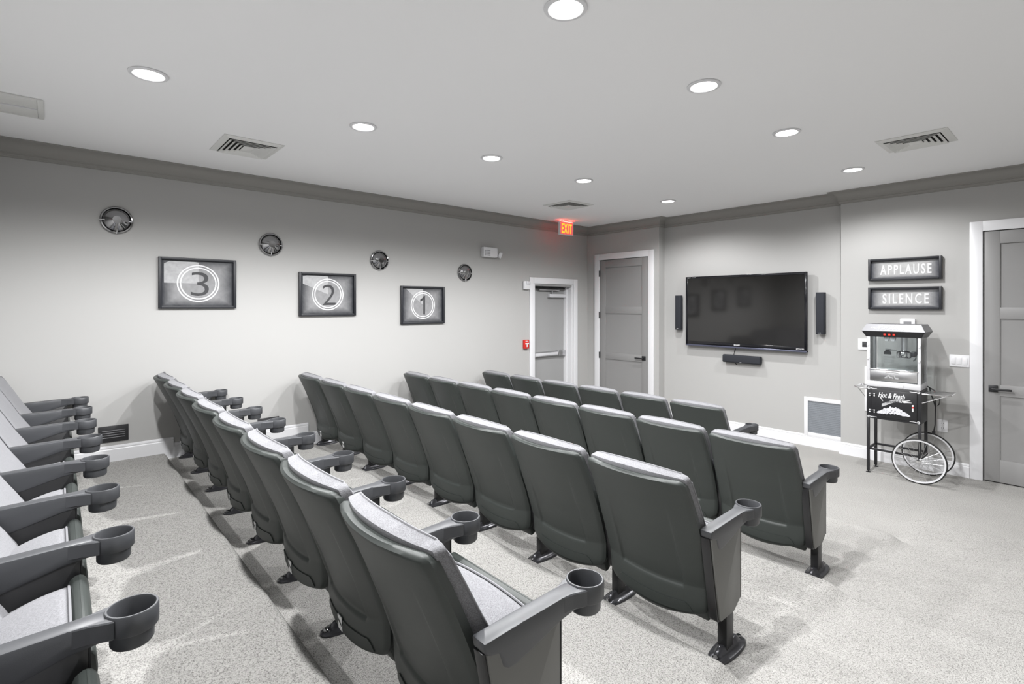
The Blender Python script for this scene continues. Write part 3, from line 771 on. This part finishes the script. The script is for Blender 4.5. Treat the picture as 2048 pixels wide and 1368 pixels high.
# ------------------------------------------------------------------ ceiling vents
def diffuser(cx, cy, wx, wy, label):
    t = thing('ceiling_vent', label, 'ceiling vent', (cx, cy, H - .0008), 'square ceiling vents', DOWN)
    MB().box(-wx+.03, wx-.03, -wy+.03, wy-.03, .0, .003).obj('duct_shade_plate', M['dark'], t, smooth=False)  # dark sheet stands in for the shade of a duct that isn't cut
    def frame(ax, ay, bx, by, z0, z1, nm):
        """sloping four-sided louver from outer half sizes (ax, ay) at z0 to inner (bx, by) at z1"""
        b = MB(); th = .0025
        O = [(-ax,-ay,z0),(ax,-ay,z0),(ax,ay,z0),(-ax,ay,z0)]; I = [(-bx,-by,z1),(bx,-by,z1),(bx,by,z1),(-bx,by,z1)]
        vo = [b.bm.verts.new(p) for p in O]; vi = [b.bm.verts.new(p) for p in I]
        wo = [b.bm.verts.new((p[0], p[1], p[2]+th)) for p in O]; wi = [b.bm.verts.new((p[0], p[1], p[2]+th)) for p in I]
        for i in range(4):
            j = (i+1) % 4
            b.bm.faces.new((vo[i], vo[j], vi[j], vi[i])); b.bm.faces.new((wo[i], wi[i], wi[j], wo[j]))
            b.bm.faces.new((vo[i], wo[i], wo[j], vo[j])); b.bm.faces.new((vi[i], vi[j], wi[j], wi[i]))
        b.obj(nm, M['ventwhite'], t, smooth=False)
    frame(wx, wy, wx-.045, wy-.045, .0005, .012, 'rim')
    for k in range(4):
        o = .050 + .034*k
        frame(wx-o, wy-o, wx-o-.027, wy-o-.027, .021, .006, 'louver')
    MB().box(-wx+.182, wx-.182, -wy+.182, wy-.182, .015, .019, .001).obj('centre_plate', M['ventwhite'], t)
diffuser(1.045, -5.56, .262, .222, 'square white ceiling vent above the second row from the back')
diffuser(1.155, -1.745, .235, .235, 'square white ceiling vent near the exit sign')
diffuser(4.755, -1.615, .225, .225, 'square white ceiling vent towards the popcorn machine')
t = thing('ceiling_return_vent', 'long pale ceiling return vent at the rear left', 'ceiling vent', (1.045, -7.15, H - .0008), None, DOWN)
b = MB(); b.box(-.215, .215, -.345, -.315, 0, .012, .002); b.box(-.215, .215, .315, .345, 0, .012, .002)
b.box(-.215, -.205, -.315, .315, 0, .012, .002); b.box(.205, .215, -.315, .315, 0, .012, .002); b.obj('vent_frame', M['ventwhite'], t)
for x0, x1 in ((-.204, -.008), (.008, .204)): MB().box(x0, x1, -.314, .314, 0, .008, .001).obj('blade', M['ventwhite'], t)
MB().box(-.006, .006, -.314, .314, 0, .015, .001).obj('centre_bar', M['white'], t)

# ------------------------------------------------------------------ popcorn cart
FX0, FX1, FY0, FY1 = 4.140, 4.586, -.485, -.190       # footprint of cabinet and machine
t = thing('popcorn_cart', 'black popcorn cart cabinet on legs with two large spoked wheels', 'popcorn cart', (0, 0, 0))
body = MB().box(FX0, FX1, FY0, FY1, .560, .888, .004).obj('cabinet', M['black'], t)
door = MB().box(FX0+.045, FX1-.030, FY0-.010, FY0-.0005, .585, .862, .003).obj('cabinet_door', M['black'], t)
def ftext(parent, txt, x, z, w, h, m, **k):
    b = MB().text(txt, 0, 0, w, h, 0, .0012, **k)
    bmesh.ops.transform(b.bm, matrix=Matrix.Translation((x, k.get('yy', FY0-.0101), z)) @ FRONT, verts=b.bm.verts)
    return b.obj('lettering', m, parent, smooth=False)
ftext(door, 'Hot & Fresh', 4.352, .812, .220, .052, M['print_white'], bold=.022, shear=.35)
def fribbon(parent, name, pts, wid, m, y=FY0-.0108):
    b = MB(); A, B = [], []
    for i, (x, z, k) in enumerate(pts): A.append((x, z - wid/2*k)); B.append((x, z + wid/2*k))
    b.prism(A + B[::-1], 'y', y-.0008, y+.0008); return b.obj(name, m, parent, smooth=False)
fribbon(door, 'banner_print', [(4.272 + .165*i/10, .735 + .035*math.sin((i-3)/10*math.pi*.9), 1) for i in range(11)], .030, mat('banner_grey', (.42, .42, .43), .5))
b = MB().text('POPCORN', 0, 0, .125, .018, 0, .0012, bold=.02, shear=.2)
bmesh.ops.transform(b.bm, matrix=Matrix.Translation((4.352, FY0-.0117, .752)) @ FRONT @ Matrix.Rotation(R(12), 4, 'Z'), verts=b.bm.verts)
b.obj('lettering', M['print_dark'], door, smooth=False)
fribbon(door, 'banner_tail_print', [(4.425, .775, .3), (4.445, .768, 1), (4.465, .772, .8), (4.505, .785, .2)], .014, M['print_white'])
fribbon(door, 'banner_tail_print', [(4.43, .765, .3), (4.455, .760, .9), (4.48, .762, .6), (4.515, .763, .2)], .012, M['print_white'])
fribbon(door, 'banner_tail_print', [(4.255, .795, .6), (4.262, .785, 1.0), (4.270, .770, .8), (4.282, .752, .5)], .016, M['print_white'])
rnd = random.Random(3); heap = MB()
for k in range(170):                                   # printed heap of popped corn
    x = rnd.uniform(-1, 1); top = .088*(1-abs(x)**1.3); z = .630 + rnd.uniform(0, 1)*top*.9
    cx, r = 4.366 + x*.130, rnd.uniform(.007, .011)
    yy = FY0 - .0105 - .00001*k
    heap.bm.faces.new([heap.bm.verts.new((cx + r*(1+.25*math.sin(3*a+k))*math.cos(a), yy, z + r*(1+.25*math.sin(3*a+k))*math.sin(a)*.9)) for a in [2*math.pi*i/10 for i in range(10)]])
hp = heap.obj('popcorn_print', mat('popcorn_print_grey', (.62, .62, .66), .5, noise=.35, nscale=160), door, smooth=False); hp['kind'] = 'stuff'
def flourish(parent, x, z, sx, sz, y, m, sc=1.0):
    pts = []
    for i in range(15):
        a = i/14
        pts.append((x + sx*sc*(.012 + .058*a - .014*math.sin(a*5)), y, z + sz*sc*(.002 + .010*math.sin(a*6.0)*(1-a))))
    b = MB().tube(pts, [.0075*sc*(1-.8*i/14) for i in range(15)], 6)
    b.lathe([(.007*sc, -.0012), (.013*sc, -.0012), (.013*sc, .0012), (.007*sc, .0012)], 'y', (x + sx*.014*sc, y, z + sz*.003), 16, True)
    for v in b.bm.verts: v.co.y = y + max(-.0012, min(.0012, v.co.y - y))
    return b.obj('corner_flourish', m, parent)
for x, z, sx, sz in ((FX0+.006, .868, 1, 1), (FX1-.006, .868, -1, 1), (FX0+.006, .580, 1, -1), (FX1-.006, .580, -1, -1)):
    flourish(body, x, z, sx, sz, FY0-.0022, M['print_white'])
for z in (.640, .806):
    hh = MB().box(FX0+.022, FX0+.078, FY0-.016, FY0-.0102, z-.016, z+.016, .002).obj('hinge', M['black'], door)
    for dx in (.030, .070):
        for dz in (-.010, .010):
            MB().lathe([(.0065, -.0185), (.0065, -.0155), (.004, -.0155)], 'y', (FX0+dx, FY0, z+dz), 10).obj('screw', M['print_white'], hh)  # chrome screws coloured white: their bright reflection is painted in
MB().box(4.520, 4.534, FY0-.030, FY0-.0102, .680, .745, .004).obj('door_pull', M['print_white'], door)
MB().box(4.520, 4.534, FY0-.031, FY0-.0102, .712, .732, .004).obj('door_pull_band', M['red'], door)
lw = .024
for x, y, zb in ((FX0, FY0, .018), (FX0, FY1-lw, .018), (FX1-lw, FY0, .215), (FX1-lw, FY1-lw, .215)):
    l = MB().box(x, x+lw, y, y+lw, zb, .560, .002).obj('leg', M['black'], t)
    if zb < .1: MB().lathe([(.022, 0), (.022, .005), (.007, .008), (.007, .019)], c=(x+lw/2, y+lw/2, 0), n=16).obj('glide', M['black'], l)
for y in (FY0+.002, FY1-.022): MB().box(FX0+lw, FX1-lw, y, y+.020, .236, .256, .002).obj('rail', M['black'], t)
for x in (FX0+.002, FX1-.022): MB().box(x, x+.020, FY0+lw, FY1-lw, .236, .256, .002).obj('rail', M['black'], t)
ax, az = 4.577, .2165
MB().tube([(ax, -.545, az), (ax, -.125, az)], .008, 10).obj('axle', M['black'], t)
for yw in (-.533, -.137):
    wl = MB().lathe([(.2050, -.009), (.2120, -.009), (.2165, -.004), (.2165, .004), (.2120, .009), (.2050, .009)], 'y', (ax, yw, az), 72, True).obj('wheel_tyre', M['rubber'], t)
    MB().lathe([(.192, -.008), (.2055, -.010), (.2055, .010), (.192, .008)], 'y', (ax, yw, az), 72, True).obj('wheel_rim', M['alu'], wl)
    MB().lathe([(.008, -.022), (.018, -.020), (.020, -.010), (.014, 0), (.020, .010), (.018, .020), (.008, .022)], 'y', (ax, yw, az), 20).obj('wheel_hub', M['chrome'], wl)
    for k in range(20):
        a = 2*math.pi*k/20; s = .012 if k % 2 else -.012; a0 = a + (.5 if (k//2) % 2 else -.5)
        MB().tube([(ax + .016*math.cos(a0), yw + s, az + .016*math.sin(a0)), (ax + .194*math.cos(a), yw, az + .194*math.sin(a))], .0016, 5).obj('spoke', M['steel'], wl)
for sx, x in ((-1, FX0), (1, FX1)):                    # folding side shelves
    s = .108 if sx < 0 else .215
    sh = MB().box(min(x+sx*.002, x+sx*s), max(x+sx*.002, x+sx*s), FY0+.020, FY1-.020, .858, .864, .002).obj('side_shelf', M['steel'], t)
    MB().tube([(x+sx*.004, FY0+.012, .858), (x+sx*(s-.02), FY0+.012, .862), (x+sx*(s+.006), FY0+.03, .868), (x+sx*(s+.006), FY1-.03, .868), (x+sx*(s-.02), FY1-.012, .862), (x+sx*.004, FY1-.012, .858)], .0055, 8).obj('shelf_rail', M['chrome'], sh)
    for y in (FY0+.014, FY1-.014): MB().tube([(x+sx*.004, y, .770), (x+sx*.02, y, .775), (x+sx*(s-.03), y, .855)], .0045, 8).obj('shelf_brace', M['chrome'], sh)

# ------------------------------------------------------------------ popcorn machine on the cart
t = thing('popcorn_machine', 'glass-sided popcorn machine with red switches standing on the black cart', 'popcorn machine', (0, 0, 0))
z0, z1 = .8885, 1.400
MB().box(FX0+.003, FX1-.003, FY0+.003, FY1-.003, z0, .945, .003).obj('base', M['alu'], t)
MB().box(4.262, 4.444, FY0-.004, FY0+.004, .893, .926, .002).obj('crumb_drawer', M['alu'], t)
pw = .026
for x, y in ((FX0+.002, FY0+.002), (FX1-pw-.002, FY0+.002), (FX0+.002, FY1-.018), (FX1-.020, FY1-.018)):
    w_ = pw if y < FY0+.01 else .016
    MB().box(x, x+w_, y, y+.016, .945, z1, .002).obj('corner_post', M['alu'], t)
MB().box(FX0+.03, FX1-.03, FY0+.004, FY0+.008, 1.066, z1-.004).obj('front_glass', M['glass'], t, smooth=False)
MB().box(FX0+.03, FX1-.03, FY1-.010, FY1-.006, .950, z1-.004).obj('rear_glass', M['glass'], t, smooth=False)
for x in (FX0+.005, FX1-.010): MB().box(x, x+.004, FY0+.020, FY1-.020, .950, z1-.004).obj('side_glass', M['glass'], t, smooth=False)
dp = MB().box(FX0+.030, FX1-.030, FY0+.000, FY0+.005, .957, 1.060, .002).obj('drop_door', M['steel'], t)
MB().box(FX0+.026, FX1-.022, FY0-.008, FY0+.006, 1.058, 1.070, .003).obj('door_rail', M['chrome'], dp)
rnd = random.Random(5); eg = MB()
for k in range(46):
    x = rnd.uniform(-1, 1); zz = .985 + rnd.uniform(0, 1)*.040*(1-abs(x)**1.5); r = rnd.uniform(.004, .007)
    eg.bm.faces.new([eg.bm.verts.new((4.350 + x*.055 + r*math.cos(a), FY0-.0006-.00001*k, zz + r*math.sin(a))) for a in [2*math.pi*i/8 for i in range(8)]])
o = eg.obj('etched_popcorn', M['print_pale'], dp, smooth=False); o['kind'] = 'stuff'
fribbon(dp, 'etched_banner', [(4.300 + .11*i/8, 1.036 + .010*math.sin(i/8*math.pi), 1) for i in range(9)], .010, M['print_pale'], FY0-.0012)
for x in (FX0+.006, FX1-.020):
    for zz in (1.17, 1.31): MB().box(x-.004, x+.014, FY0-.006, FY0+.003, zz-.013, zz+.013, .003).obj('glass_clip', M['alu'], t)
# canopy: dark flared skirt below, bright sloping fascia above
def frustum(name, a, b, za, zb, m, par):
    bb = MB()
    A = [(FX0-a, FY0-a, za), (FX1+a, FY0-a, za), (FX1+a, FY1+a, za), (FX0-a, FY1+a, za)]
    B = [(FX0-b, FY0-b, zb), (FX1+b, FY0-b, zb), (FX1+b, FY1+b, zb), (FX0-b, FY1+b, zb)]
    va = [bb.bm.verts.new(p) for p in A]; vb = [bb.bm.verts.new(p) for p in B]
    bb.bm.faces.new(va); bb.bm.faces.new(vb)
    for i in range(4): bb.bm.faces.new((va[i], va[(i+1) % 4], vb[(i+1) % 4], vb[i]))
    return bb.obj(name, m, par, smooth=False)
can = frustum('canopy_skirt', .004, .036, 1.396, 1.455, M['black'], t)
top = frustum('canopy_fascia', .036, .002, 1.4555, 1.525, mat('fascia_steel', (.24, .24, .25), .45, metal=.8), t)
sl = math.atan2(.034, .0695)
def on_fascia(b, x, z):
    f = (z - 1.4555)/.0695; y = FY0 - .036 + .034*f
    bmesh.ops.transform(b.bm, matrix=Matrix.Translation((x, y - .0006, z)) @ FRONT @ Matrix.Rotation(-sl, 4, 'X'), verts=b.bm.verts)
b = MB().text('POPCORN', 0, 0, .205, .042, 0, .0015, bold=.03, spacing=1.15, arc=.004); on_fascia(b, 4.352, 1.490)
b.obj('lettering', M['print_white'], top, smooth=False)
for sx in (-1, 1):
    b = MB()
    b.tube([(sx*(.012 + .06*i/10), .006*math.sin(i*.6), 0) for i in range(11)], [.006*(1-.7*i/10) for i in range(11)], 6)
    for v in b.bm.verts: v.co.z = max(0, min(.0015, v.co.z))
    on_fascia(b, 4.363 + (-sx)*.195, 1.488); b.obj('corner_flourish', M['print_white'], top)
su = math.atan2(.032, .059)
for x in (4.300, 4.338, 4.376):
    sw = MB().box(-.011, .011, -.011, .011, 0, .010, .003)
    bmesh.ops.transform(sw.bm, matrix=Matrix.Translation((x, FY0-.020, 1.424)) @ FRONT @ Matrix.Rotation(su, 4, 'X'), verts=sw.bm.verts)
    s_ = sw.obj('rocker_switch', M['red'], can)
    b = MB().box(-.008, .008, .000, .004, .0095, .0115, .0005)
    bmesh.ops.transform(b.bm, matrix=Matrix.Translation((x, FY0-.020, 1.424)) @ FRONT @ Matrix.Rotation(su, 4, 'X'), verts=b.bm.verts)
    b.obj('switch_lamp', M['redlamp'], s_)
# kettle, hanger, warm lamps and hanging cord
kx, ky = 4.425, -.335
k = MB().lathe([(.030, 1.185), (.058, 1.187), (.064, 1.196), (.064, 1.245), (.062, 1.248), (.052, 1.256), (.020, 1.262)], c=(kx, ky, 0), n=36).obj('kettle', M['chrome'], t)
MB().tube([(kx, ky, 1.26), (kx, ky, z1)], .0285, 20).obj('kettle_motor_tube', M['steel'], k)
MB().tube([(kx+.035, ky-.03, 1.235), (kx+.012, ky-.066, 1.235), (kx-.025, ky-.066, 1.20), (kx-.032, ky-.066, 1.192)], .0045, 8).obj('kettle_bail', M['chrome'], k)
MB().tube([(kx-.06, ky-.02, 1.262), (kx-.105, ky-.03, 1.262)], .004, 8).obj('dump_rod', M['chrome'], k)
MB().tube([(kx-.105, ky-.03, 1.262), (kx-.150, ky-.035, 1.262)], .0085, 10).obj('dump_handle', M['black'], k)
MB().box(kx+.058, kx+.092, ky-.025, ky+.025, 1.200, 1.252, .004).obj('kettle_switch_box', M['black'], k)
for x in (4.300, 4.352):
    MB().prism([(-.026, z1-.002), (.026, z1-.002), (.014, z1-.046), (-.014, z1-.046)], 'y', ky-.06, ky-.02, .002).obj('lamp_shade', M['white'], t).location = (x, -.05, 0)
MB().tube([(4.530, ky, z1), (4.532, ky, 1.36), (4.530, ky-.005, 1.30), (4.528, ky-.01, 1.23), (4.518, ky-.015, 1.18), (4.500, ky-.02, 1.160)], [.009, .009, .006, .0055, .006, .006], 8).obj('kettle_cord', M['black'], t)
# labels on the rear glass
bd = MB().lathe([(.002, -.0006), (.034, -.0006), (.034, .0006), (.002, .0006)], 'y', (4.255, FY1-.0112, 1.212), 24)
for v in bd.bm.verts:
    if v.co.z < 1.200: v.co.z = 1.200
bd.obj('round_decal', M['print_dark'], t)
for kk in range(6): MB().box(4.222, 4.312, FY1-.0116, FY1-.0106, 1.118+kk*.012, 1.121+kk*.012).obj('instruction_print', M['slot'], t, smooth=False)
for kk in range(6): MB().box(FX1-.0008, FX1-.0002, -.345, -.29, .985+kk*.012, .989+kk*.012).obj('side_slot', M['slot'], t, smooth=False)
# power cord looped at the side of the cart
cord = MB().tube([(4.589, -.215, .905), (4.615, -.235, .892), (4.640, -.245, .880), (4.655, -.250, .8695)], .0055, 8)
cord.tube([(4.600, -.178, .885), (4.606, -.176, .84), (4.630, -.172, .76), (4.644, -.170, .70), (4.642, -.170, .60), (4.640, -.165, .52), (4.628, -.158, .445)], .0055, 8)
cord.tube([(4.648, -.172, .78), (4.644, -.170, .70), (4.672, -.170, .73), (4.676, -.170, .79)], .0050, 8)
cord.lathe([(.008, .425), (.014, .430), (.014, .455), (.008, .460)], 'z', (4.628, -.158, 0), 12)
tag(cord.obj('power_cord', M['black']), 'black power cord hanging at the right side of the popcorn cart', 'cord')
